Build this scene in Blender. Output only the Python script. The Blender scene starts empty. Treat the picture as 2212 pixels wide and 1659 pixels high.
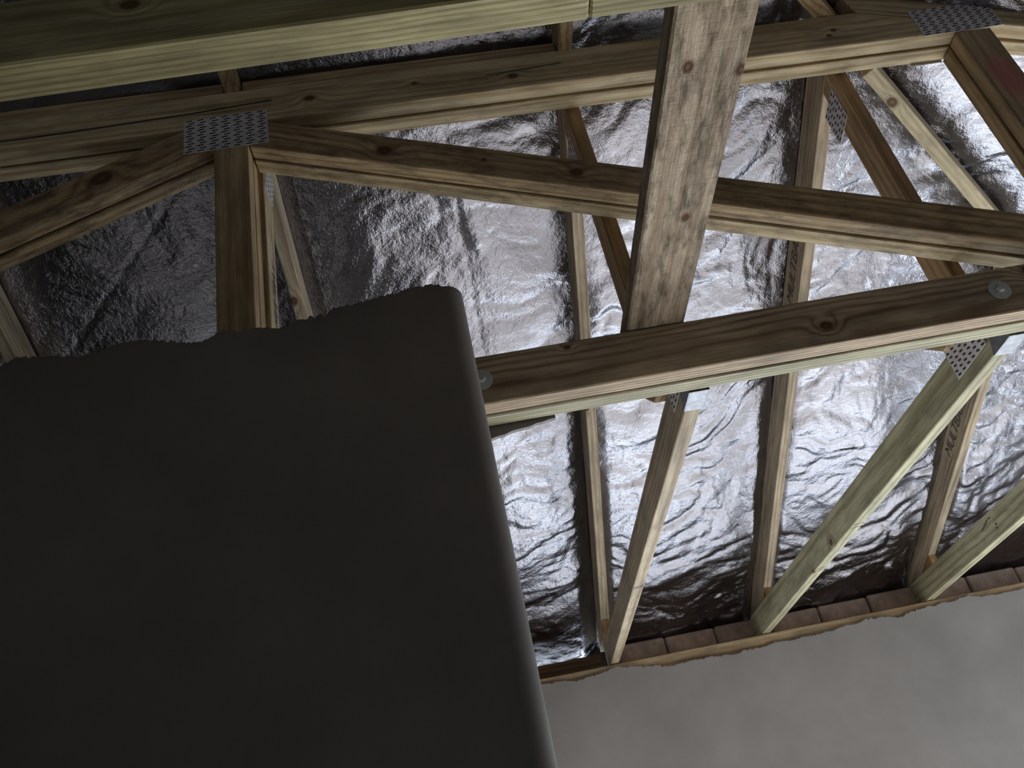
import bpy, bmesh, math, random
import numpy as np
from mathutils import Vector, Matrix

SC = bpy.context.scene
COL = SC.collection
Z0 = 1.75            # camera height above the floor; the ceiling line is 1.0 above the camera
HC = Z0 + 1.0

# ------------------------------------------------------------------ camera
F_PX, YAW, PITCH, ROLL = 1914.7, 0.0937479, 0.5524127, -0.2213488
cy, sy, cp, sp = math.cos(YAW), math.sin(YAW), math.cos(PITCH), math.sin(PITCH)
cf = Vector((sy*cp, cy*cp, sp)); cr0 = Vector((cy, -sy, 0)); cu0 = cr0.cross(cf)
c_, s_ = math.cos(ROLL), math.sin(ROLL)
cr = c_*cr0 + s_*cu0; cu = -s_*cr0 + c_*cu0
cd = bpy.data.cameras.new('camera'); cam = bpy.data.objects.new('camera', cd); COL.objects.link(cam)
cam.matrix_world = Matrix(((cr.x, cu.x, -cf.x, 0), (cr.y, cu.y, -cf.y, 0), (cr.z, cu.z, -cf.z, Z0), (0, 0, 0, 1)))
cd.sensor_width = 36.0; cd.lens = F_PX/2212*36.0; cd.clip_start = 0.02
SC.camera = cam

# ------------------------------------------------------------------ sky, sun, exposure
SKY, SUN, EXPO = 4.6, 13.5, 0.5
wd = bpy.data.worlds.new('sky'); SC.world = wd; wd.use_nodes = True
bg = wd.node_tree.nodes['Background']; bg.inputs[0].default_value = (0.82, 0.93, 1.0, 1); bg.inputs[1].default_value = SKY
sl = bpy.data.lights.new('sun', 'SUN'); so = bpy.data.objects.new('sun', sl); COL.objects.link(so)
sl.energy = SUN; sl.angle = 0.01; sl.color = (1.0, 0.98, 0.94)
so.location = (3, 9, 8); so.rotation_euler = Vector((-0.10, -0.86, -0.49)).to_track_quat('-Z', 'Y').to_euler()
WX0, WXM, WX1, WZ0, WZ1, WZA = 0.30, 1.30, 4.0, -Z0 + 0.05, 0.20, 0.37       # glazed door opening in the far wall
pl = bpy.data.lights.new('window_daylight', 'AREA'); po = bpy.data.objects.new('window_daylight', pl); COL.objects.link(po)
pl.shape = 'RECTANGLE'; pl.size = WX1 - WX0; pl.size_y = WZA - WZ0; pl.cycles.is_portal = True
po.location = ((WX0+WX1)/2, 4.30, Z0 + (WZ0+WZA)/2); po.rotation_euler = (-math.pi/2, 0, 0)
SC.view_settings.view_transform = 'Standard'; SC.view_settings.look = 'None'
SC.view_settings.exposure = EXPO; SC.view_settings.gamma = 1.0; SC.view_settings.use_curve_mapping = False
SC.cycles.use_denoising = True
SC.cycles.max_bounces = 10; SC.cycles.diffuse_bounces = 6; SC.cycles.glossy_bounces = 6
SC.cycles.sample_clamp_indirect = 6.0

RNG = random.Random(7)

# ------------------------------------------------------------------ helpers
def W(p): return Vector((p[0], p[1], p[2] + Z0))
def tag(o, label=None, cat=None, group=None, kind=None):
    if label: o['label'] = label
    if cat: o['category'] = cat
    if group: o['group'] = group
    if kind: o['kind'] = kind
    return o
def thing(name, base, label, cat, group=None):
    o = bpy.data.objects.new(name, None); COL.objects.link(o); o.empty_display_size = 0.1
    o.location = W(base); return tag(o, label, cat, group)
def link(name, me, mat, parent=None, M=None):
    o = bpy.data.objects.new(name, me); COL.objects.link(o)
    if mat: me.materials.append(mat)
    M = M or Matrix.Identity(4)
    if parent is not None:
        o.parent = parent
        pm = Matrix.Translation(parent['_w']) if '_w' in parent else Matrix.Translation(parent.location)
        bpy_pm = PW.get(parent.name, pm)
        o.matrix_basis = bpy_pm.inverted() @ M
    else:
        o.matrix_basis = M
    PW[o.name] = M
    return o
PW = {}
def smooth(me, on=True):
    for p in me.polygons: p.use_smooth = on

def prism(name, poly, ext, mat, parent=None, axis=None, bevel=0.0025, wob=0.0):
    """Extrude a planar polygon (camera-height coordinates) by vector ext. Local X follows the timber's length."""
    P = [W(p) for p in poly]; e = Vector(ext)
    c = sum(P, Vector())/len(P) + e/2
    ax = Vector(axis).normalized() if axis else max(((P[i]-P[i-1]) for i in range(len(P))), key=lambda v: v.length).normalized()
    ez = e.normalized()
    if abs(ez.dot(ax)) > 0.9: ez = Vector((0, 0, 1)) if abs(ax.z) < 0.9 else Vector((1, 0, 0))
    ey = ez.cross(ax).normalized(); ez = ax.cross(ey)
    M = Matrix((( ax.x, ey.x, ez.x, c.x), (ax.y, ey.y, ez.y, c.y), (ax.z, ey.z, ez.z, c.z), (0, 0, 0, 1)))
    Mi = M.inverted()
    if not isinstance(mat, bpy.types.Material): mat = mat(Mi)
    bm = bmesh.new()
    a = [bm.verts.new(Mi @ p) for p in P]; b = [bm.verts.new(Mi @ (p+e)) for p in P]
    n = len(P)
    bm.faces.new(a); bm.faces.new(b[::-1])
    for i in range(n): bm.faces.new((a[i], b[i], b[(i+1) % n], a[(i+1) % n]))
    bmesh.ops.recalc_face_normals(bm, faces=bm.faces)
    if bevel:
        bmesh.ops.bevel(bm, geom=list(bm.edges), offset=bevel, segments=1, affect='EDGES', clamp_overlap=True)
    me = bpy.data.meshes.new(name); bm.to_mesh(me); bm.free()
    return link(name, me, mat, parent, M)
def boxp(name, x0, x1, y0, y1, z0, z1, mat, parent=None, axis=(1, 0, 0), bevel=0.0025):
    return prism(name, [(x0, y0, z0), (x1, y0, z0), (x1, y0, z1), (x0, y0, z1)], (0, y1-y0, 0), mat, parent, axis, bevel)
def from_arrays(name, V, Fc, mat, parent=None, sm=False):
    me = bpy.data.meshes.new(name); me.from_pydata([W(v) for v in V], [], Fc); me.update()
    if sm: smooth(me)
    return link(name, me, mat, parent)

# ------------------------------------------------------------------ materials
class NT:
    def __init__(s, name):
        s.m = bpy.data.materials.new(name); s.m.use_nodes = True; s.t = s.m.node_tree
        s.b = s.t.nodes['Principled BSDF']
    def n(s, typ, **kw):
        nd = s.t.nodes.new(typ)
        for k, v in kw.items():
            if k.startswith('i_'):
                nd.inputs[k[2:].replace('_', ' ')].default_value = v
            else: setattr(nd, k, v)
        return nd
    def l(s, a, b): s.t.links.new(a, b); return b
    def math(s, op, a, b=None, c=None, clamp=False):
        nd = s.t.nodes.new('ShaderNodeMath'); nd.operation = op; nd.use_clamp = clamp
        for i, v in enumerate((a, b, c)):
            if v is None: continue
            if hasattr(v, 'is_output'): s.l(v, nd.inputs[i])
            else: nd.inputs[i].default_value = v
        return nd.outputs[0]
    def vmath(s, op, a, b=None, sc=None):
        nd = s.t.nodes.new('ShaderNodeVectorMath'); nd.operation = op
        for i, v in enumerate((a, b)):
            if v is None: continue
            if hasattr(v, 'is_output'): s.l(v, nd.inputs[i])
            else: nd.inputs[i].default_value = v
        if sc is not None:
            if hasattr(sc, 'is_output'): s.l(sc, nd.inputs['Scale'])
            else: nd.inputs['Scale'].default_value = sc
        return nd
    def noise(s, vec, scale, detail=4, rough=0.55, out='Fac'):
        nd = s.t.nodes.new('ShaderNodeTexNoise'); nd.inputs['Scale'].default_value = scale
        nd.inputs['Detail'].default_value = detail; nd.inputs['Roughness'].default_value = rough
        s.l(vec, nd.inputs['Vector']); return nd.outputs[out]
    def ramp(s, fac, stops, interp='LINEAR'):
        nd = s.t.nodes.new('ShaderNodeValToRGB'); nd.color_ramp.interpolation = interp
        els = nd.color_ramp.elements
        while len(els) < len(stops): els.new(0.5)
        for e, (p, c) in zip(els, stops):
            e.position = p; e.color = (*c, 1) if not isinstance(c, (int, float)) else (c, c, c, 1)
        s.l(fac, nd.inputs[0]); return nd.outputs[0]
    def mix(s, fac, a, b, mode='MIX'):
        nd = s.t.nodes.new('ShaderNodeMix'); nd.data_type = 'RGBA'; nd.blend_type = mode
        for idx, v in ((0, fac), (6, a), (7, b)):
            if hasattr(v, 'is_output'): s.l(v, nd.inputs[idx])
            elif idx == 0: nd.inputs[0].default_value = v
            else: nd.inputs[idx].default_value = (*v, 1)
        return nd.outputs[2]
    def bump(s, h, strength, dist=0.002, prev=None):
        nd = s.t.nodes.new('ShaderNodeBump'); nd.inputs['Strength'].default_value = strength
        nd.inputs['Distance'].default_value = dist; s.l(h, nd.inputs['Height'])
        if prev is not None: s.l(prev, nd.inputs['Normal'])
        return nd.outputs[0]

WI = [0]
def wood(light=(0.60, 0.47, 0.27), dark=(0.40, 0.25, 0.11), rings=75.0, knots=(), mold=0.0, rough_sawn=False, stain=None, contrast=1.0, pith=None):
    WI[0] += 1; r = random.Random(WI[0]*13)
    N = NT('timber_%02d' % WI[0]); N.b.inputs['Roughness'].default_value = 0.62
    N.b.inputs['Specular IOR Level'].default_value = 0.25
    tc = N.n('ShaderNodeTexCoord').outputs['Object']
    off = (r.uniform(-5, 5), r.uniform(-5, 5), r.uniform(-5, 5))
    sepo = N.n('ShaderNodeSeparateXYZ'); N.l(tc, sepo.inputs[0]); x, y, z = sepo.outputs
    big = N.vmath('MULTIPLY', N.vmath('ADD', tc, off).outputs[0], (0.9, 4.0, 4.0)).outputs[0]
    wn = N.math('SUBTRACT', N.noise(big, 1.6, 3), 0.5)
    fv = N.vmath('MULTIPLY', N.vmath('ADD', tc, off).outputs[0], (5.0, 260.0, 260.0)).outputs[0]
    fib = N.noise(fv, 1.0, 3, 0.6)
    py, pz = pith if pith else (r.choice((-1, 1))*r.uniform(0.02, 0.07), r.choice((-1, 1))*r.uniform(0.03, 0.08))
    dy = N.math('SUBTRACT', y, py); dz = N.math('SUBTRACT', z, pz)
    rad = N.math('SQRT', N.math('ADD', N.math('MULTIPLY', dy, dy), N.math('MULTIPLY', dz, dz)))
    rad = N.math('ADD', rad, N.math('MULTIPLY', wn, 0.030))
    rad = N.math('ADD', rad, N.math('MULTIPLY', x, r.uniform(-0.012, 0.012)))
    kf = None
    for (kx, ky, kz, kr) in knots:
        d = N.vmath('MULTIPLY', N.vmath('SUBTRACT', tc, (kx, ky, kz)).outputs[0], (0.75, 1, 1)).outputs[0]
        d = N.vmath('LENGTH', d).outputs['Value']
        d = N.math('ADD', d, N.math('MULTIPLY', wn, kr*0.8))
        q = N.math('DIVIDE', d, kr)
        g = N.math('EXPONENT', N.math('MULTIPLY', N.math('MULTIPLY', q, q), -0.25))
        rad = N.math('ADD', rad, N.math('MULTIPLY', g, kr*1.6))
        kk = N.ramp(q, [(0.0, 0.75), (0.55, 1.0), (0.85, 0.7), (1.0, 0.22)])
        kk2 = N.math('MULTIPLY', N.math('LESS_THAN', q, 1.35), kk)
        kf = kk2 if kf is None else N.math('MAXIMUM', kf, kk2)
    ring = N.math('ADD', N.math('MULTIPLY', N.math('SINE', N.math('MULTIPLY', rad, rings*6.2832)), 0.5), 0.5)
    ring = N.math('POWER', ring, 2.2)
    ring = N.math('MULTIPLY', ring, N.math('ADD', 0.45, N.math('MULTIPLY', N.noise(big, 5.0, 2), 0.9)), clamp=True)
    ring = N.math('MULTIPLY', ring, 0.75*contrast, clamp=True)
    col = N.mix(ring, light, dark)
    blotch = N.ramp(N.noise(N.vmath('MULTIPLY', N.vmath('ADD', tc, off).outputs[0], (2.0, 9.0, 9.0)).outputs[0], 2.0, 4), [(0.3, 0.62), (0.62, 1.06)])
    col = N.mix(1.0, col, blotch, 'MULTIPLY')
    col = N.mix(1.0, col, N.ramp(fib, [(0.25, 0.60), (0.7, 1.12)]), 'MULTIPLY')
    mold = max(mold, .22)
    if mold:
        mm = N.noise(N.vmath('MULTIPLY', N.vmath('ADD', tc, off).outputs[0], (7.0, 22.0, 22.0)).outputs[0], 1.6, 5, 0.72)
        col = N.mix(N.math('MULTIPLY', N.ramp(mm, [(0.46, 0.0), (0.64, 1.0)]), mold), col, (0.055, 0.038, 0.026))
    if stain:
        sc_, (sx, sy_, sz, sr) = stain
        d = N.vmath('LENGTH', N.vmath('MULTIPLY', N.vmath('SUBTRACT', tc, (sx, sy_, sz)).outputs[0], (0.35, 1, 1)).outputs[0]).outputs['Value']
        d = N.math('ADD', d, N.math('MULTIPLY', wn, sr*1.2))
        col = N.mix(N.ramp(N.math('DIVIDE', d, sr), [(0.5, 0.75), (1.0, 0.0)]), col, sc_)
    if kf is not None:
        col = N.mix(kf, col, (0.085, 0.036, 0.014))
    N.l(col, N.b.inputs['Base Color'])
    h = N.math('ADD', N.math('MULTIPLY', fib, 0.5), N.math('MULTIPLY', ring, -0.5))
    bp = N.bump(h, 0.35, 0.0012)
    if rough_sawn:
        saw = N.noise(N.vmath('MULTIPLY', tc, (170.0, 16.0, 16.0)).outputs[0], 1.0, 3, 0.7)
        lump = N.noise(N.vmath('MULTIPLY', tc, (9.0, 26.0, 26.0)).outputs[0], 2.0, 4, 0.65)
        bp = N.bump(saw, 0.75, 0.0025, bp); bp = N.bump(lump, 0.6, 0.007, bp)
        N.b.inputs['Roughness'].default_value = 0.9
    N.l(bp, N.b.inputs['Normal'])
    return N.m

def woodk(wk, *a, **kw):
    """Timber with knots given at their place in the building."""
    return lambda Mi: wood(*a, knots=[(*(Mi @ W(k[:3])), k[3]) for k in wk], **kw)

def plain(name, col, rough=0.6, metal=0.0, nscale=0, namt=0.0, bump=0.0, bscale=60, bdist=0.002):
    N = NT(name); N.b.inputs['Roughness'].default_value = rough; N.b.inputs['Metallic'].default_value = metal
    tc = N.n('ShaderNodeTexCoord').outputs['Object']
    if nscale:
        f = N.noise(tc, nscale, 5, 0.6)
        c = N.mix(1.0, col, N.ramp(f, [(0.3, 1.0-namt), (0.7, 1.0+namt*0.4)]), 'MULTIPLY')
        N.l(c, N.b.inputs['Base Color'])
    else: N.b.inputs['Base Color'].default_value = (*col, 1)
    if bump: N.l(N.bump(N.noise(tc, bscale, 4), bump, bdist), N.b.inputs['Normal'])
    return N.m

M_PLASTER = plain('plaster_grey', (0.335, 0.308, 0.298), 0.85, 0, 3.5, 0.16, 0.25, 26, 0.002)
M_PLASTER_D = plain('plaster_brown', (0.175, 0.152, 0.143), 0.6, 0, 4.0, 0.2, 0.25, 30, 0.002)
M_CORE = plain('gypsum_core', (0.42, 0.36, 0.28), 0.9, 0, 40, 0.4, 0.6, 90, 0.004)
M_FLOOR = plain('floor_screed', (0.66, 0.65, 0.63), 0.6, 0, 4.0, 0.75)
M_ROOMWALL = plain('painted_wall', (0.46, 0.44, 0.42), 0.8, 0, 2.0, 0.1)
M_ROOF = plain('roof_cover', (0.10, 0.09, 0.08), 0.9)
M_STEEL = plain('galvanised_steel', (0.30, 0.30, 0.33), 0.5, 0.9, 55, 0.35, 0.15, 120, 0.001)
M_PLATE = plain('nail_plate_steel', (0.66, 0.62, 0.64), 0.5, 0.1, 40, 0.25)
M_SLOT = plain('punched_slot', (0.035, 0.030, 0.032), 0.8, 0.0)
M_BOLT = plain('zinc_bolt', (0.55, 0.58, 0.58), 0.38, 0.25, 60, 0.2)
M_INK = plain('ink', (0.03, 0.028, 0.025), 0.7)
M_REDINK = plain('red_ink', (0.32, 0.05, 0.03), 0.7)
M_MORTAR = plain('mortar', (0.20, 0.17, 0.15), 0.95, 0, 30, 0.4, 0.6, 60, 0.004)
M_BRICK = [plain('brick_%d' % i, c, 0.9, 0, 14, 0.45, 0.7, 45, 0.005) for i, c in enumerate(
    [(0.52, 0.38, 0.31), (0.48, 0.36, 0.30), (0.55, 0.40, 0.32), (0.45, 0.34, 0.30)])]

def foil_material():
    N = NT('foil'); N.b.inputs['Metallic'].default_value = 1.0
    tc = N.n('ShaderNodeTexCoord').outputs['Object']
    N.b.inputs['Base Color'].default_value = (0.305, 0.297, 0.335, 1)
    f = N.noise(tc, 7.0, 4)
    N.l(N.ramp(f, [(0.3, 0.11), (0.7, 0.20)]), N.b.inputs['Roughness'])
    fine = N.noise(tc, 260.0, 2, 0.6)
    b2 = N.bump(fine, 0.7, 0.0010)
    mid = N.noise(tc, 60.0, 3, 0.6)
    b3 = N.bump(mid, 0.6, 0.0040, b2)
    # straight reinforcing-thread lines pressed into the sheet
    so_ = N.n('ShaderNodeSeparateXYZ'); N.l(tc, so_.inputs[0]); ox, oy, oz = so_.outputs
    u = N.math('SUBTRACT', N.math('MULTIPLY', ox, math.sin(.62)), N.math('MULTIPLY', oy, math.cos(.62)))
    u = N.math('ADD', u, N.math('MULTIPLY', N.noise(tc, 3.0, 2), .02))
    fr = N.math('FRACT', N.math('DIVIDE', u, .125))
    ln = N.math('LESS_THAN', N.math('ABSOLUTE', N.math('SUBTRACT', fr, .5)), .018)
    ln = N.math('MULTIPLY', ln, N.ramp(N.noise(tc, 5.0, 2), [(.45, 0.0), (.55, 1.0)]))
    b4 = N.bump(ln, 0.6, 0.003, b3)
    N.l(b4, N.b.inputs['Normal'])
    return N.m
M_FOIL = foil_material()

# ------------------------------------------------------------------ roof geometry (camera-height coordinates)
SL = 0.389
def u_hip(y): return 1.174 + SL*(4.07 - y)          # underside of the rafters on the hip end
RD = 0.132                                            # rafter depth measured plumb
HIPC = 0.37                                           # hip line: x = y - HIPC
def roof_under(x, y):
    return np.minimum(np.minimum(u_hip(y), 1.174 + SL*(4.07 - (x + HIPC))), 1.174 + SL*(4.07 - (-x + 0.1)))
GY0, GY1, GY2, GY3 = 1.680, 1.727, 1.735, 1.782       # girder plies, near to far

# ================================================================== STRUCTURE
from_arrays('floor', [(-4.6, -4.0, -Z0), (4.4, -4.0, -Z0), (4.4, 4.45, -Z0), (-4.6, 4.45, -Z0), (-4.6, -4.0, -Z0-.1), (4.4, -4.0, -Z0-.1), (4.4, 4.45, -Z0-.1), (-4.6, 4.45, -Z0-.1)],
            [(0, 1, 2, 3), (7, 6, 5, 4), (0, 4, 5, 1), (1, 5, 6, 2), (2, 6, 7, 3), (3, 7, 4, 0)], M_FLOOR)['kind'] = 'structure'
def sbox(name, x0, x1, y0, y1, z0, z1, mat):
    o = boxp(name, x0, x1, y0, y1, z0, z1, mat, bevel=0); o['kind'] = 'structure'; return o
wr = bpy.data.objects.new('wall_right', None); COL.objects.link(wr); wr['kind'] = 'structure'; wr.location = W((4.3, 0, -Z0))
for a in ((-4.0, 2.0, -Z0, 1.05), (3.7, 4.2, -Z0, 1.05), (2.0, 3.7, -Z0, -.85), (2.0, 3.7, .45, 1.05)):  # unseen window opening, added so the foil folds catch side light
    boxp('leaf', 4.2, 4.4, a[0], a[1], a[2], a[3], M_ROOMWALL, wr, bevel=0)
sbox('wall_rear', -4.4, 4.4, -4.2, -4.0, -Z0, 3.2, M_ROOMWALL)
sbox('wall_side', -4.6, -4.4, -4.2, 4.45, -Z0, 1.05, M_ROOMWALL)
sbox('wall_partition', -0.06, 0.045, 1.375, 4.2, -Z0, 0.93, M_ROOMWALL)

# roof cover above the foil, keeps the weather and the sky out
xs = np.linspace(-5.2, 5.0, 52); ys = np.linspace(-4.3, 4.95, 50)
X, Y = np.meshgrid(xs, ys, indexing='ij'); Zr = roof_under(X, Y) + RD + 0.16
V = [(X[i, j], Y[i, j], Zr[i, j]) for i in range(len(xs)) for j in range(len(ys))]
nb = len(V); V += [(a, b, c+0.05) for a, b, c in V]
Fc = []; ny = len(ys)
for i in range(len(xs)-1):
    for j in range(ny-1):
        a = i*ny+j; q = (a, a+ny, a+ny+1, a+1); Fc.append(q[::-1]); Fc.append(tuple(k+nb for k in q))
from_arrays('roof_cover', V, Fc, M_ROOF)['kind'] = 'structure'

# far wall: plaster skin with torn top edge and a glazed door opening below the picture
TORN = [(-4.4, .965), (-2, .96), (-.5, .965), (.1, .968), (.246, .971), (.311, .969), (.417, .957), (.509, .973), (.577, .979), (.664, .973), (.727, .958), (.809, .935),
        (.944, .941), (1.166, .935), (1.258, .939), (1.396, .944), (1.626, .95), (1.866, .971), (1.90, .962), (1.947, .943), (2.0, .96), (2.099, .97), (2.216, .97),
        (2.293, .983), (2.449, .963), (2.597, .964), (3.2, .96), (4.2, .965)]
def torn_top(profile, step, amp, seed):
    r = np.random.RandomState(seed)
    px = [p[0] for p in profile]; pz = [p[1] for p in profile]
    xs = np.arange(px[0], px[-1]+1e-6, step)
    z = np.interp(xs, px, pz)
    n1 = r.randn(len(xs)); n2 = np.convolve(r.randn(len(xs)+8), np.ones(9)/9, 'valid')
    return xs, z + amp*(0.35*n1 + 1.3*n2)
def torn_sheet(name, profile, step, amp, seed, y0, y1, zb, mat, openings=None):
    xs, zt = torn_top(profile, step, amp, seed)
    V = []; Fc = []
    rr = np.random.RandomState(seed+1)
    for x, z in zip(xs, zt):
        b = zb
        for o0, o1, oz in (openings or ()):
            if o0 < x < o1: b = oz
        V += [(x, y0, b), (x, y0, z-0.004), (x, y0+0.002, z), (x, y1, z - abs(rr.randn())*0.004), (x, y1, b)]
    n = len(xs)
    for i in range(n-1):
        a, c = 5*i, 5*i+5
        for k in range(5):
            k2 = (k+1) % 5
            Fc.append((a+k, a+k2, c+k2, c+k))
    Fc += [(4, 3, 2, 1, 0), tuple(5*(n-1)+k for k in range(5))]
    return from_arrays(name, V, Fc, mat)
wf = torn_sheet('wall_back', TORN, 0.006, 0.006, 3, 4.200, 4.214, -Z0, M_PLASTER, ((WX0, WXM, WZA), (WXM+.06, WX1, WZ1), (-1.55, -1.35, -.1))); wf['kind'] = 'structure'  # the narrow left opening is added to put sky glints on the left foil
wo = bpy.data.objects.new('wall_outer', None); COL.objects.link(wo); wo['kind'] = 'structure'; wo.location = W((0, 4.38, -Z0))
for nm, a in (('leaf', (-4.6, -1.55, -Z0, .995)), ('leaf', (-1.55, -1.35, -.1, .995)), ('leaf', (-1.35, WX0, -Z0, .995)), ('leaf', (WX1, 4.4, -Z0, .995)), ('leaf', (WX0, WXM, WZA, .995)), ('leaf', (WXM, WXM+.06, -Z0, .995)), ('leaf', (WXM+.06, WX1, WZ1, .995))):
    boxp(nm, a[0], a[1], 4.325, 4.45, a[2], a[3], M_MORTAR, wo, bevel=0)
boxp('eaves_light_block', -4.6, .47, 4.476, 4.50, .99, 1.42, M_ROOF, wo, bevel=0)  # unseen boards added to keep sky light from leaking in at the eaves
boxp('eaves_light_block', .515, 4.4, 4.476, 4.50, .99, 1.42, M_ROOF, wo, bevel=0)
wn_ = bpy.data.objects.new('window_1', None); COL.objects.link(wn_); wn_['kind'] = 'structure'; wn_.location = W((2.1, 4.26, -Z0))
for x in (WX0+.03, .80, WXM-.03, WXM+.09, 1.85, 2.40, 2.95, 3.50, WX1-.03):  # unseen bars added to break up the sun patch and the foil's reflections
    boxp('added_glazing_bar', x-.03, x+.03, 4.235, 4.295, -Z0, (WZA if x < WXM else WZ1)-.002, M_ROOF, wn_, (0, 0, 1), .003)
boxp('added_glazing_bar', WX0+.06, WXM-.06, 4.24, 4.29, -.72, -.66, M_ROOF, wn_, bevel=.003); boxp('added_glazing_bar', WXM+.12, WX1-.06, 4.24, 4.29, -.72, -.66, M_ROOF, wn_, bevel=.003)
# a course of bricks beam-filled between the trusses
def brick_run(edges, z0=.998, h=.108):
    for a, b in zip(edges[:-1], edges[1:]):
        g = 0.005; dz = RNG.uniform(-.004, .004); dyy = RNG.uniform(-.006, .006)
        boxp('brick', a+g, b-g, 4.33+dyy, 4.44, z0, z0+h+dz, RNG.choice(M_BRICK), wo, bevel=0.006)
    boxp('mortar_bed', edges[0], edges[-1], 4.343, 4.43, z0, z0+h-.006, M_MORTAR, wo, bevel=0)
brick_run([.62, .86, 1.11, 1.32]); brick_run([1.385, 1.64, 1.895, 2.14]); brick_run([2.205, 2.42, 2.68, 2.93, 3.1])

# partition end wall in the foreground: dark face, torn top, rounded corner
PROF = [(-3.0, .99), (-1.2, .995), (-.742, .996), (-.708, 1.007), (-.68, 1.002), (-.632, .993), (-.585, .991), (-.53, 1.004), (-.506, 1.002), (-.425, .982), (-.385, .98), (-.361, .991),
        (-.313, .985), (-.264, .982), (-.223, .991), (-.180, .984), (-.172, .996), (-.164, 1.003), (-.097, 1.01), (-.037, 1.016), (-.008, 1.019), (.022, 1.019), (.058, 1.003), (.07, 1.002)]
YD = 1.262; RC = 0.034; XE = 0.068
path = []
xs, zt = torn_top([(a, b) for a, b in PROF], 0.004, 0.0042, 11)
for x, z in zip(xs, zt):
    if x < XE-RC: path.append((x, YD, z))
zc = path[-1][2]
for k in range(0, 9):
    a = math.pi/2*k/8; path.append((XE-RC+RC*math.sin(a), YD+RC-RC*math.cos(a), zc - 0.006*k/8))
path.append((XE, YD+0.11, zc-.008))
V = []; Fc = []
for (x, y, z) in path:
    V += [(x, y, -Z0), (x, y, z-0.006), (x, y+(0.0015 if y < YD+.001 else 0), z)]
n = len(path)
for i in range(n-1):
    a, c = 3*i, 3*i+3
    Fc += [(a, a+1, c+1, c)[::-1], (a+1, a+2, c+2, c+1)[::-1]]
# back and top
bk = len(V)
rr = np.random.RandomState(5)
for (x, y, z) in path[:-1]:
    V += [(x if y < YD+.001 else XE, YD+0.11, z - 0.004 - abs(rr.randn())*.004)]
for i in range(n-2): Fc.append((3*i+2, bk+i, bk+i+1, 3*i+5)[::-1])
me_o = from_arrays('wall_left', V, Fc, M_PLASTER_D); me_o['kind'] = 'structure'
for p in me_o.data.polygons: p.use_smooth = p.center.x > XE-RC and p.normal.z < .5
# ragged scraps of broken board and paper along the torn top edge
cr_root = me_o
for k, (x, z, w, h) in enumerate([(-.70, 1.0, .05, .014), (-.66, .998, .03, .012), (-.36, .99, .022, .012), (-.30, .986, .03, .010), (-.24, .988, .02, .012), (-.205, .99, .016, .013), (-.19, .993, .014, .012), (-.05, 1.015, .012, .010)]):
    bm = bmesh.new(); bmesh.ops.create_icosphere(bm, subdivisions=2, radius=1.0)
    r2 = random.Random(k)
    for v in bm.verts:
        s = 1 + r2.uniform(-.35, .35); v.co = Vector((v.co.x*w*.5*s, v.co.y*.012*s, v.co.z*h*.6*s))
    me = bpy.data.meshes.new('torn_scrap'); bm.to_mesh(me); bm.free()
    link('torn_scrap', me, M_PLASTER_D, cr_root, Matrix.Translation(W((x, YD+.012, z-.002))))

# ================================================================== FOIL UNDERLAY
def vnoise(x, y, seed):
    r = np.random.RandomState(seed); T = r.rand(256, 256)*2-1
    xi = np.floor(x).astype(int); yi = np.floor(y).astype(int); fx = x-xi; fy = y-yi
    fx = fx*fx*fx*(fx*(fx*6-15)+10); fy = fy*fy*fy*(fy*(fy*6-15)+10)
    g = lambda a, b: T[a & 255, b & 255]
    return (g(xi, yi)*(1-fx)+g(xi+1, yi)*fx)*(1-fy)+(g(xi, yi+1)*(1-fx)+g(xi+1, yi+1)*fx)*fy
def fbm(x, y, seed, o=3):
    s = 0; a = 1.0
    for k in range(o): s = s + a*vnoise(x*2**k+17.3*k, y*2**k-9.1*k, seed+k); a *= .5
    return s
def ridged(x, y, seed): return 1-np.abs(vnoise(x, y, seed))*2
RX = np.array([-3.2, -2.26, -1.335, -.41, .55, 1.352, 2.19, 3.0, 3.8])
fx = np.arange(-2.0, 4.25, 0.0085); fy_ = np.arange(.2, 4.47, 0.0085)
X, Y = np.meshgrid(fx, fy_, indexing='ij')
Zf = roof_under(X, Y) + RD + 0.004
# soften the fold along the hip
idx = np.clip(np.searchsorted(RX, X)-1, 0, len(RX)-2)
t = (X-RX[idx])/(RX[idx+1]-RX[idx]); bay = 1-(2*t-1)**2
edge = np.clip(bay*3.0, 0, 1)
onhip = np.clip((Y-HIPC-X)/0.25, 0, 1)
low = np.clip((Y-2.1)/0.9, 0, 1)*np.clip((X+.1)/.35, 0, 1)
amp = 0.50 + 0.42*np.clip((X-.1)/.4, 0, 1) + 0.38*low + 0.3*np.clip((1.75-Y)/.2, 0, 1)
wx = X+0.10*fbm(X*2.3, Y*2.3, 40); wy = Y+0.10*fbm(X*2.3+9, Y*2.3, 50)
sag = -0.016*bay*np.clip((Y-1.2)/1.5, 0.3, 1)
bil = 0.017*fbm(wx*1.8, wy*2.4, 60, 2)
ca, sa = math.cos(.38), math.sin(.38)
S1 = wx*ca - wy*sa; C1 = wx*sa + wy*ca                 # along and across the long drag folds
def fold_noise(u, v, seed): return 1-2*np.sqrt(vnoise(u, v, seed)**2 + .004)
cre = 0.0050*fold_noise(S1*1.9, C1*8.0, 70) + 0.0030*fold_noise(S1*4.2+5, C1*15, 80) + 0.0022*fold_noise(wx*10, wy*21, 90) + 0.0012*fold_noise(wx*24, wy*33, 95) + 0.0006*fold_noise(wx*46-wy*20, wy*50+wx*15, 96)
crump = 0.0040*fold_noise(wx*8+wy*4, wy*8-wx*4, 97)*np.clip(fbm(X*1.3, Y*1.3, 98, 2)+.4, 0, 1)
fine = 0.0004*fbm(wx*50, wy*55, 100, 2)
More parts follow.
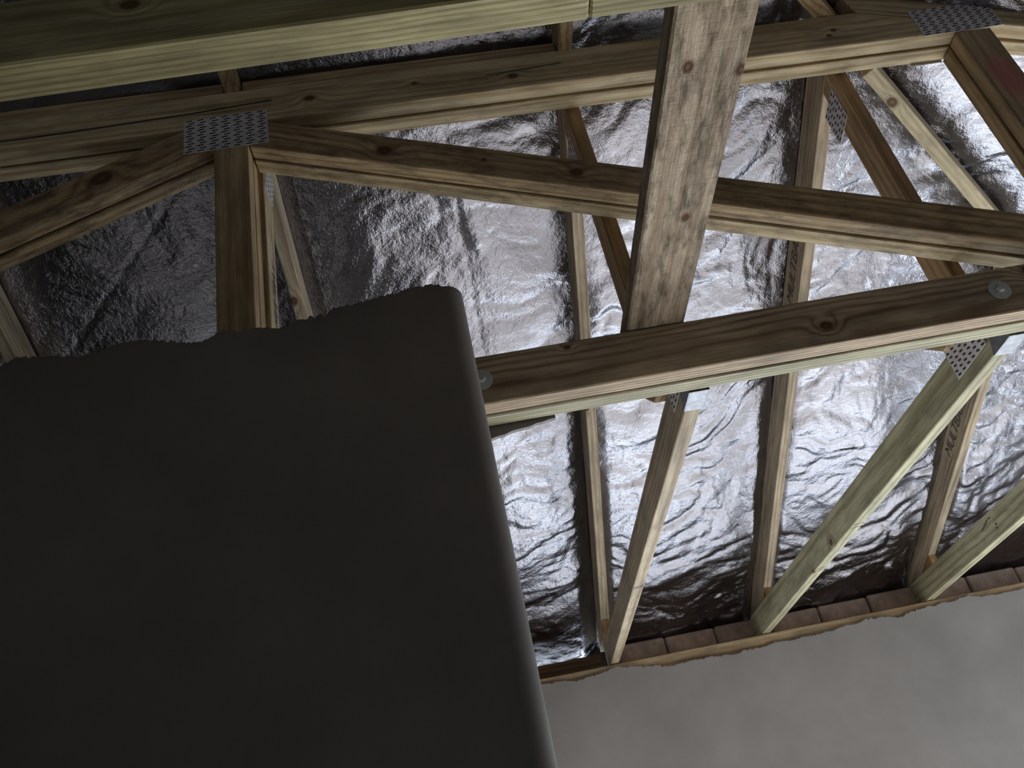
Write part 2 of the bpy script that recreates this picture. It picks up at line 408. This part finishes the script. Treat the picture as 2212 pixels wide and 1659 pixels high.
D = sag*onhip + (bil*0.8 + (cre + crump)*1.0 + fine)*(0.25+0.75*edge)*amp
# straight diagonal fold lines in the smoother upper and left part
fold = np.zeros_like(X)
for (k, ang, off) in [(1, -.75, i*.43) for i in range(-6, 9)] + [(2, 1.53, .17), (2, 1.53, 1.0)]:
    d = (X*math.sin(ang) - (Y-2.5)*math.cos(ang)) - off
    fold += np.where(np.abs(d) < .014, 0.0022*(1-np.abs(d)/.014), 0)
D = D + fold*(1-0.65*low)
facet = 0.0050*fold_noise(wx*3.0, wy*3.4, 130)
D = D - facet*(1-0.5*low)*edge
tt = np.clip((Y-2.5)/1.3, 0, 1); D = D - 0.060*(tt*tt*(3-2*tt))*edge*onhip      # belly of the sheet above the eaves
# eaves: the sheet curls down in front of the bricks
ev = np.clip((Y-4.02)/.35, 0, 1)
D = D - ev**2*(0.018 + 0.018*fbm(X*3, X*0, 120, 2))*edge
Zf = Zf + np.where(D < -.14, -.14, D)
# stay above timbers: keep the sheet over the rafters
nrm = 1.0
V = np.stack([X, Y, Zf], -1).reshape(-1, 3); nyf = len(fy_)
V[:, 2] += Z0
ii, jj = np.meshgrid(np.arange(len(fx)-1), np.arange(nyf-1), indexing='ij')
a = (ii*nyf+jj).ravel(); Fq = np.stack([a, a+1, a+nyf+1, a+nyf], -1)
me = bpy.data.meshes.new('foil_underlay')
me.vertices.add(len(V)); me.vertices.foreach_set('co', V.ravel())
me.loops.add(Fq.size); me.loops.foreach_set('vertex_index', Fq.ravel().astype(np.int32))
me.polygons.add(len(Fq)); me.polygons.foreach_set('loop_start', np.arange(0, Fq.size, 4, dtype=np.int32))
me.update(calc_edges=True); me.validate(); smooth(me)
fo = link('foil_underlay', me, M_FOIL)
tag(fo, 'crinkled silver reflective foil sheet lining the roof above the rafters', 'foil')

# ================================================================== TRUSSES
PINE = (0.66, 0.52, 0.33); PDK = (0.42, 0.27, 0.12)
GREEN = (0.53, 0.49, 0.33); GDK = (0.30, 0.26, 0.15)
BRN = (0.56, 0.41, 0.24); BDK = (0.30, 0.16, 0.07)

def nail_plate(parent, origin, ux, uy, w, h, cols, rows, out, slot_dir='u'):
    """Punched plate lying on a timber face. origin = corner, ux/uy = unit vectors, out = outward normal."""
    O = Vector(origin); ux = Vector(ux).normalized(); uy = Vector(uy).normalized(); nrm = Vector(out).normalized()
    th = 0.0018
    pts = [O, O+ux*w, O+ux*w+uy*h, O+uy*h]
    pl_ = prism('nail_plate', [tuple(p + nrm*0.0002) for p in pts], tuple(nrm*th), M_PLATE, parent, tuple(ux), bevel=0.0004)
    V = []; Fc = []
    cw = w/cols; rh = h/rows
    r = random.Random(int(w*1e5)+cols)
    for i in range(cols):
        for j in range(rows):
            cx = (i+.5)*cw + (cw*.10 if j % 2 else -cw*.10); cyy = (j+.5)*rh
            sw, sh = cw*.52, rh*.42
            a = len(V)
            for (du, dv) in ((-1, -1), (1, -1), (1, 1), (-1, 1)):
                V.append(tuple(O + ux*(cx+du*sw/2) + uy*(cyy+dv*sh/2 + du*rh*.10) + nrm*(th+0.0006)))
            Fc.append((a, a+1, a+2, a+3))
    s = from_arrays('punched_slots', V, Fc, M_SLOT, pl_); s['kind'] = 'stuff'
    return pl_

def member(name, a, b, depth_below, depth_above, y0, y1, mat, parent, cut0=None, cut1=None):
    """Web in the girder plane: bottom line from a=(x,z) to b=(x,z)."""
    a = Vector((a[0], 0, a[1])); b = Vector((b[0], 0, b[1])); d = (b-a).normalized(); up = Vector((-d.z, 0, d.x))
    if up.z < 0: up = -up
    P = [a-up*depth_below, b-up*depth_below, b+up*depth_above, a+up*depth_above]
    if cut0 == 'v': P[3] = P[0] + Vector((0, 0, (depth_below+depth_above)/up.z))
    if cut1 == 'v': P[2] = P[1] + Vector((0, 0, (depth_below+depth_above)/up.z))
    return prism(name, [(p.x, y0, p.z) for p in P], (0, y1-y0, 0), mat, parent, tuple(d))

def pen_stroke(name, pts, out, width, mat, parent):
    n = Vector(out).normalized(); V = []; Fc = []
    P = [Vector(p) for p in pts]
    for i, p in enumerate(P):
        d = (P[min(i+1, len(P)-1)]-P[max(i-1, 0)]).normalized(); s = n.cross(d).normalized()*width/2
        V += [tuple(p-s+n*.0008), tuple(p+s+n*.0008)]
    for i in range(len(P)-1): Fc.append((2*i, 2*i+2, 2*i+3, 2*i+1))
    return from_arrays(name, V, Fc, mat, parent)

# ---- girder truss (two plies bolted together)
G = thing('girder_truss', (0.3, 1.73, 1.0), 'double-ply timber girder truss with flat top chord, bolted bottom chord and sloping webs', 'truss')
def d1b(x): return 2.020 - 0.027*x
for k, (y0, y1, kn) in enumerate(((GY0, GY1, [(-.225, GY0, 2.091, .016), (.074, GY0, 2.089, .008), (.354, GY0, 2.06, .012), (1.314, GY0, 2.056, .008), (1.293, GY0, 2.036, .006)]), (GY2, GY3, []))):
    x0, x1 = -2.6, 1.405
    prism('top_chord', [(x0, y0, d1b(x0)), (1.69, y0, d1b(1.69)), (1.69, y0, 2.118-.375*(1.69-1.41)), (1.41, y0, 2.120), (x0, y0, d1b(x0)+.127)], (0, y1-y0, 0),
          woodk(kn, PINE, PDK, 55, contrast=1.0), G, (1, 0, -.027))
    # sloping part of the top chord beyond the knee
    xa, xb = 1.395, 2.9
    prism('sloping_chord', [(1.41, y0, 2.123), (xb, y0, 2.123-.375*(xb-1.41)), (xb, y0, 2.123-.375*(xb-1.41)+.125), (1.385, y0, 2.123+.118)], (0, y1-y0, 0),
          wood(PINE, PDK, 60, [(.0, .02, -.024, .012)]), G, (1, 0, -.375))
    boxp('bottom_chord', -2.6, 3.2, y0, y1, 1.0, 1.128, woodk([(.899, y0, 1.050, .013), (.300, y0, 1.112, .007), (1.43, y0, 1.11, .016)] if k == 0 else (), (.56, .43, .30) if k == 0 else (.50, .46, .32), (.30, .19, .12) if k == 0 else (.28, .25, .16), 105 if k == 0 else 90, contrast=1.3, pith=(.064, -.2) if k == 0 else (.06, -.3)), G)
    # upright webs
    boxp('upright_web', -.494, -.402, y0, y1, 1.130, d1b(-.45)-.001, wood(BRN, (.33, .2, .09), 40, contrast=.8), G, (0, 0, 1))
    boxp('upright_web', 1.655, 1.762, y0, y1, 1.130, 1.970, wood(BRN, (.30, .2, .11), 50, stain=((.42, .12, .13), (.22, .005, -.024, .055))), G, (0, 0, 1))
    # diagonal webs
    up = 0.098 if k == 0 else 0.140
    member('diagonal_web', (-.398, 1.934), (1.60, 1.134), 0, up, y0, y1, woodk([(-.04, y0, 1.838, .020), (.446, y0, 1.65, .015), (.216, y0, 1.747, .006)] if k == 0 else (), BRN if k == 0 else PINE, BDK if k == 0 else PDK, 45, mold=.55), G, 'v', None)
    member('diagonal_web', (-2.35, 1.175), (-.498, 1.955), 0, 0.100 if k == 0 else .145, y0, y1, woodk([(-.789, y0, 1.893, .026)] if k == 0 else (), BRN, BDK, 45, mold=.7), G, None, 'v')
pen_stroke('drying_split', [(-1.3, GY0, 2.098), (-.9, GY0, 2.092), (-.55, GY0, 2.096), (-.33, GY0, 2.105)], (0, -1, 0), .006, M_INK, G)
pen_stroke('drying_split', [(.28, GY0, 2.078), (.40, GY0, 2.081), (.50, GY0, 2.086)], (0, -1, 0), .004, M_INK, G)
nail_plate(G, (-.574, GY0, 1.936), (1, 0, 0), (0, 0, 1), .229, .132, 7, 13, (0, -1, 0))
nail_plate(G, (1.558, GY0, 1.971), (1, 0, 0), (0, 0, 1), .246, .118, 8, 12, (0, -1, 0))
nail_plate(G, (1.556, GY3, 1.968), (1, 0, 0), (0, 0, 1), .10, .118, 4, 12, (0, 1, 0))
# bolts with large washers through the bottom chord
def disc(r, h, seg, M, name, mat, parent, bev=0.001):
    bm = bmesh.new(); bmesh.ops.create_cone(bm, cap_ends=True, segments=seg, radius1=r, radius2=r, depth=h)
    bmesh.ops.bevel(bm, geom=[e for e in bm.edges if len(e.link_faces) == 2 and any(len(f.verts) > 4 for f in e.link_faces)], offset=bev, segments=2, affect='EDGES')
    me = bpy.data.meshes.new(name); bm.to_mesh(me); bm.free()
    return link(name, me, mat, parent, M)
for bx, bz in ((1.332, 1.0655), (.092, 1.064)):
    Rm = Matrix.Rotation(math.radians(90), 4, 'X')
    b = disc(.0105, .012, 6, Matrix.Translation(W((bx, GY0-.0095, bz))) @ Rm @ Matrix.Rotation(.35, 4, 'Z'), 'bolt', M_BOLT, G)
    disc(.0265, .003, 40, Matrix.Translation(W((bx, GY0-.0017, bz))) @ Rm, 'washer', M_BOLT, b, .0008)
    disc(.006, .112, 16, Matrix.Translation(W((bx, GY0+.052, bz))) @ Rm, 'shank', M_BOLT, b, .0005)

# ---- jack trusses running from the far wall to the girder
def jack(xh, xt, xc0, xc1, label, rknots=(), cknots=(), green=False, y_top=1.786, post=True, chord=True, web=True, splice=False, post_col=(.52, .35, .19), group='jack trusses under the hip-end foil', wall=True):
    T = thing('jack_truss', (xc0, 4.25, 1.0), label, 'truss', group)
    th = 0.040
    def xr(y): return xh + (xt-xh)*(4.1-y)/(4.1-1.8)
    d = Vector((xr(1.8)-xr(4.1), -2.3, u_hip(1.8)-u_hip(4.1)))
    def rafter(name, ys, poly, mat):
        return prism(name, [(xr(y)-th/2, y, z) for y, z in poly], (th, 0, 0), mat, T, tuple(d))
    tail = 4.42
    full = [(y_top, u_hip(y_top)), (4.225, 1.1135), (tail, 1.1135), (tail, u_hip(tail)+RD), (y_top, u_hip(y_top)+RD)]
    rm = woodk(rknots, (.57, .465, .335), (.35, .245, .16), 60)
    if splice:
        ys_ = 2.78
        rafter('rafter', None, [(ys_-.10, u_hip(ys_-.10)+RD), (ys_+.002, u_hip(ys_)), (4.225, 1.1135), (tail, 1.1135), (tail, u_hip(tail)+RD)], rm)
        rafter('rafter', None, [(y_top, u_hip(y_top)), (ys_-.004, u_hip(ys_-.004)), (ys_-.106, u_hip(ys_-.106)+RD), (y_top, u_hip(y_top)+RD)], wood((.52, .41, .29), (.33, .22, .14), 50))
    else:
        rafter('rafter', None, full, rm)
    prism('heel_wedge', [(xr(4.1)-th/2+.002, 4.075, 1.1135), (xr(4.1)-th/2+.002, 4.215, 1.1135), (xr(4.1)-th/2+.002, 4.075, u_hip(4.075)-.001)], (th-.004, 0, 0), wood((.50, .30, .14), (.36, .18, .07), 90), T, (0, 0, 1))
    if chord:
        cm = wood(GREEN if green else (.56, .46, .33), GDK if green else (.33, .22, .15), 45 if green else 60, cknots, contrast=1.1)
        prism('bottom_chord', [(xc1-.021, 1.788, 1.0), (xc0-.021, 4.318, 1.0), (xc0-.021, 4.318, 1.112), (xc1-.021, 1.788, 1.112)], (.042, 0, 0), cm, T, (xc1-xc0, -2.53, 0))
    if post:
        xp = xr(1.84)
        P = [(xp-th/2, 1.797, 1.114), (xp-th/2, 1.888, 1.114), (xp-th/2, 1.888, u_hip(1.888)-.002), (xp-th/2, 1.797, u_hip(1.797)-.002)]
        prism('upright_web', P, (th, 0, 0), wood(post_col, (.34, .18, .08), 45, contrast=.9), T, (0, 0, 1))
    if web:
        # diagonal from the girder end of the chord up and away to the rafter
        s = .78; yb = 2.62
        P = [(1.905, 1.116), (1.995, 1.116), (yb+.03, 1.116+(yb+.03-1.995)*s), (yb-.06, u_hip(yb-.06)-.003), (yb-.16, u_hip(yb-.16)-.003)]
        zt1 = u_hip(2.60)
        # intersection-safe quad
        def line(y, off): return 1.116 + (y-1.905-off)*s
        ya = (1.174+SL*4.07-1.116+s*1.905-.003)/(SL+s); yc = ya + .115*s/(SL+s)
        P = [(1.905, 1.116), (2.02, 1.116), (yc, u_hip(yc)-.003), (ya, u_hip(ya)-.003)]
        xw = (xr(2.3)+xc1)/2
        prism('diagonal_web', [(xw-.018, y, z) for y, z in P], (.036, 0, 0), wood(BRN, BDK, 50), T, (0, 1, s))
    T['xr0'] = xr(4.1)
    return T, xr
def pen_text(txt, origin, ux, _unused, out, size, mat, parent, shear=.0):
    cu_ = bpy.data.curves.new('handwriting', 'FONT'); cu_.body = txt; cu_.size = size; cu_.shear = shear; cu_.extrude = 0.0001; cu_.offset = -size*.012
    cu_.space_character = .95
    to = bpy.data.objects.new('tmp', cu_); COL.objects.link(to)
    bpy.context.view_layer.update()
    me = bpy.data.meshes.new_from_object(to); bpy.data.objects.remove(to)
    me.name = 'handwriting'
    ux = Vector(ux).normalized(); n = Vector(out).normalized(); uy = n.cross(ux).normalized()
    o_ = W(origin) + n*.0006
    M = Matrix(((ux.x, uy.x, n.x, o_.x), (ux.y, uy.y, n.y, o_.y), (ux.z, uy.z, n.z, o_.z), (0, 0, 0, 1)))
    return link('handwriting', me, mat, parent, M)
JL = {}
JL[-1] = jack(-1.335, -1.335, -1.335, -1.335, 'dim jack truss at the far left, only its brown rafter showing above the dark wall', chord=False, post=False, web=False)
JL[0] = jack(-.410, -.410, -.410, -.410, 'jack truss behind the girder upright, with handwriting on its upright and a knotted rafter', rknots=[(-.421, 2.283, 1.869, .015)], post_col=(.64, .52, .34), chord=True, web=True)
JL[1] = jack(.566, .524, .580, .596, 'jack truss left of the rough plank, its bottom chord pinned by a bracket', rknots=[(.53, 2.90, 1.629, .008)])
JL[2] = jack(1.352, 1.348, 1.318, 1.40, 'jack truss with greenish bottom chord and a scarf-spliced rafter', green=True, splice=True, cknots=[(-.10, .03, -.021, .014), (-.35, .055, -.021, .009)])
JL[3] = jack(2.17, 2.225, 2.143, 2.143, 'jack truss nearest the right edge, with a bent nail in its bottom chord', y_top=2.66, post=False, web=False, green=True)

# handwriting and carpenter's marks
T0, x0r = JL[0]; T1, x1r = JL[1]; T2, x2r = JL[2]; T3, x3r = JL[3]
pen_text('MULTBAX', (x0r(1.84)+.0205, 1.868, 1.43), (0, 0, 1), None or (0, 1, 0), (1, 0, 0), .05, M_INK, T0, .35)
dr = Vector((0, -1, SL)).normalized()
def raf_left(xr, y, up): 
    return (xr(y)-.0205, y, u_hip(y)+up)
pen_text('MULTBAX', raf_left(x2r, 2.66, .045), tuple(dr), None, (-1, 0, 0), .070, M_INK, T2, .3)
pen_text('MULTBAX', raf_left(x3r, 3.55, .045), tuple(dr), None, (-1, 0, 0), .070, M_INK, T3, .3)
def ux(xc0, xc1, y): return xc0 + (xc1-xc0)*(4.318-y)/2.53
for T, xa, xb, yy in ((T1, .580, .596, [3.15, 3.165]), (T2, 1.318, 1.40, [3.36, 3.385]), (T2, 1.318, 1.40, [2.93, 2.96])):
    for y in yy: pen_stroke('pencil_mark', [(ux(xa, xb, y)-.018, y+.006, 1.0), (ux(xa, xb, y)+.018, y-.004, 1.0)], (0, 0, -1), .003, M_INK, T)
pen_stroke('red_mark', [(x0r(1.84)+.0205, 1.84, 1.79), (x0r(1.84)+.0205, 1.85, 1.765), (x0r(1.84)+.0205, 1.845, 1.73)], (1, 0, 0), .004, M_REDINK, T0)
# nail plates on the jack trusses
for T, xr in ((T0, x0r), (T1, x1r), (T2, x2r)):
    if T is T0:
        nail_plate(T, (xr(1.84)+.0202, 1.80, 1.90), (0, 1, 0), (0, .28, 1), .085, .13, 4, 9, (1, 0, 0))
    else:
        nail_plate(T, (xr(1.84)-.0202, 1.835, 1.86), (0, 1, -.2), (0, .0, 1), .10, .125, 4, 8, (-1, 0, 0))
nail_plate(T1, (ux(.580, .596, 1.9)-.0215, 1.80, 1.045), (0, 1, 0), (0, 0, 1), .16, .10, 5, 7, (-1, 0, 0))
nail_plate(T2, (ux(1.318, 1.40, 1.98)-.0215, 1.87, 1.035), (0.0, 1, 0), (0, 0, 1), .17, .11, 6, 8, (-1, 0, 0))
# bent nail standing out of the right-hand chord
def tube(name, pts, r, mat, parent, seg=8):
    V = []; Fc = []; P = [Vector(p) for p in pts]
    for i, p in enumerate(P):
        d = (P[min(i+1, len(P)-1)]-P[max(i-1, 0)]).normalized()
        a = d.orthogonal().normalized(); b = d.cross(a)
        for k in range(seg): V.append(tuple(p + (a*math.cos(2*math.pi*k/seg)+b*math.sin(2*math.pi*k/seg))*r))
    for i in range(len(P)-1):
        for k in range(seg):
            Fc.append((i*seg+k, i*seg+(k+1) % seg, (i+1)*seg+(k+1) % seg, (i+1)*seg+k))
    Fc += [tuple(range(seg))[::-1], tuple((len(P)-1)*seg+k for k in range(seg))]
    return from_arrays(name, V, Fc, mat, parent, True)
xn = 2.143-.021
tube('bent_nail', [(xn+.006, 3.42, 1.085), (xn-.008, 3.42, 1.085), (xn-.012, 3.43, 1.08), (xn-.010, 3.50, 1.062)], .0022, M_INK, T3)
tube('nail_head', [(xn+.002, 3.40, 1.05), (xn-.003, 3.40, 1.05)], .004, M_INK, T3)
tube('nail_head', [(xn+.002, 3.405, 1.035), (xn-.003, 3.405, 1.035)], .0035, M_INK, T3)

# joist hangers carrying the jack chords on the girder
def hanger(xc, label):
    H = thing('joist_hanger', (xc, 1.80, 1.0), label, 'bracket', 'joist hangers on the girder bottom chord')
    w = .0235
    boxp('seat_plate', xc-w, xc+w, GY3+.002, 1.872, .9965, .9985, M_STEEL, H, bevel=.0004)
    for s in (-1, 1):
        x = xc+s*(w+.001)
        prism('side_flange', [(x-.001, GY3+.002, .9965), (x-.001, 1.872, .9965), (x-.001, 1.84, 1.075), (x-.001, GY3+.002, 1.10)], (.002, 0, 0), M_STEEL, H, bevel=.0003)
        boxp('back_tab', min(x, x+s*.03), max(x, x+s*.03), GY3+.0005, GY3+.0019, 1.005, 1.10, M_STEEL, H, bevel=.0003)
    return H
hanger(ux(.580, .596, 1.83), 'galvanised bracket under the chord end left of the foil bay, below the rough plank')
hanger(ux(1.318, 1.40, 1.83), 'galvanised bracket under the greenish chord end at the right edge, below the bolt')

# ---- hip rafter running diagonally to the corner of the building
HR = thing('hip_rafter', (3.9, 4.27, 1.05), 'pale diagonal hip rafter with a round knot, behind the top chord near the upper right', 'rafter')
def hipu(y): return u_hip(y)-.004
def hip_poly(ya, yb):
    return [(ya-HIPC, ya, hipu(ya)), (yb-HIPC, yb, hipu(yb)), (yb-HIPC, yb, hipu(yb)+RD-.012), (ya-HIPC, ya, hipu(ya)+RD-.012)]
sd = Vector((1, -1, 0)).normalized()*.046
def shift(P, v): return [(p[0]+v.x, p[1]+v.y, p[2]+v.z) for p in P]
prism('timber', shift(hip_poly(1.84, 4.30), -sd/2), tuple(sd), woodk([(1.565, 1.944, 1.997, .016)], (.60, .50, .34), (.42, .30, .17), 48, contrast=.7), HR, (1, 1, -SL))

# ---- rafters above the girder, sitting on its flat top
for x, lab in ((-1.335, 'dark upper rafter end above the girder at the far left'), (-.440, 'upper rafter end above the punched plate, beside the first packing strip'), (.525, 'upper rafter end above the girder where the packing strip stops')):
    zt = d1b(x)+.129
    yq = 4.07-(zt-1.174)/SL
    P = [(yq, zt), (1.78, zt), (1.78, u_hip(1.78)+RD), (.35, u_hip(.35)+RD), (.35, u_hip(.35))]
    o = prism('upper_rafter', [(x-.02, y, z) for y, z in P], (.04, 0, 0), wood(BRN, BDK, 55), None, (0, -1, SL))
    tag(o, lab, 'rafter')
P = [(1.567, 2.12), (1.70, 2.12), (1.70, u_hip(1.70)+RD-.02), (.5, u_hip(.5)+RD-.02), (.5, u_hip(.5))]
# hip continues above the girder
zt = 2.124; yq = 4.07-(zt+.004-1.174)/SL
Ph = [(yq-HIPC, yq, zt), (1.76-HIPC, 1.76, zt), (1.76-HIPC, 1.76, hipu(1.76)+RD-.012), (.9-HIPC, .9, hipu(.9)+RD-.012), (.9-HIPC, .9, hipu(.9))]
o = prism('upper_rafter', shift(Ph, -sd/2), tuple(sd), wood(BRN, BDK, 50), None, (-1, -1, SL))
tag(o, 'diagonal upper rafter above the top chord beside the rough plank', 'rafter')
# packing strips on top of the girder between rafters
for a, b, lab in ((-1.305, -.466, 'dark packing strip on the girder top, left of the punched plate'), (-.412, .500, 'brown packing strip on the girder top between two rafter ends')):
    o = prism('packing_strip', [(a, GY0+.004, d1b(a)+.129), (b, GY0+.004, d1b(b)+.129), (b, GY0+.004, d1b(b)+.178), (a, GY0+.004, d1b(a)+.178)], (0, .04, 0), wood(BRN, (.34, .2, .1), 60), None, (1, 0, -.027))
    tag(o, lab, 'timber strip')

# ---- rough-sawn plank resting on the two bottom chords
o = boxp('rough_plank', .447, .584, .45, 1.782, 1.1295, 1.179, woodk([(.483, .954, 1.13, .011), (.577, .975, 1.13, .010), (.533, 1.32, 1.13, .009)], (.50, .40, .30), (.32, .23, .16), 30, mold=.7, rough_sawn=True), None, (0, 1, 0), .004)
tag(o, 'wide rough-sawn weathered plank laid flat over the beams, running away from the viewer', 'plank')

# ---- near beam across the upper left, butt-jointed
for a, b, lab in ((-3.0, .276, 'close greenish beam crossing the whole upper left corner'), (.278, 2.6, 'short end of the close beam right of its butt joint, by the plank')):
    o = boxp('ceiling_beam', a, b, .690, .744, 1.0 if a < 0 else 1.001, 1.128, woodk([(-.306, .69, 1.085, .012)] if a < 0 else (), (.52, .46, .26), (.33, .26, .11), 120, contrast=1.1, pith=(.06, -.25)), None, (1, 0, 0), .003)
    tag(o, lab, 'beam')

# ---- wall plate along the top of the far wall
o = boxp('wall_plate', -4.3, 4.1, 4.2165, 4.318, .90, .997, wood((.66, .48, .29), (.42, .25, .12), 60), None, (1, 0, 0), .004)
tag(o, 'orange timber wall plate between the torn plaster and the bricks', 'timber')
o = boxp('eaves_board', -.385, .535, 4.33, 4.352, .998, 1.085, wood((.30, .19, .11), (.18, .1, .05), 60), None, (1, 0, 0), .003)
tag(o, 'dark brown board filling the eaves left of the bricks', 'board')

# ---- strip of torn board left hanging behind the girder, beside the dark wall
r4 = random.Random(4); lo = []
for i in range(40):
    x = -.35 + .60*i/39; lo.append((x, 1.788, .996 - .030*min(1, (.25-x)/.20) + (r4.uniform(-.002, .002) if i < 39 else 0)))
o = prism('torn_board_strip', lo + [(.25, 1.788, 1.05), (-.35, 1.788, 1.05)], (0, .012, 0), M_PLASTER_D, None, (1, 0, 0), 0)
tag(o, 'dark ragged strip of torn board under the girder, beside the dark wall', 'board')
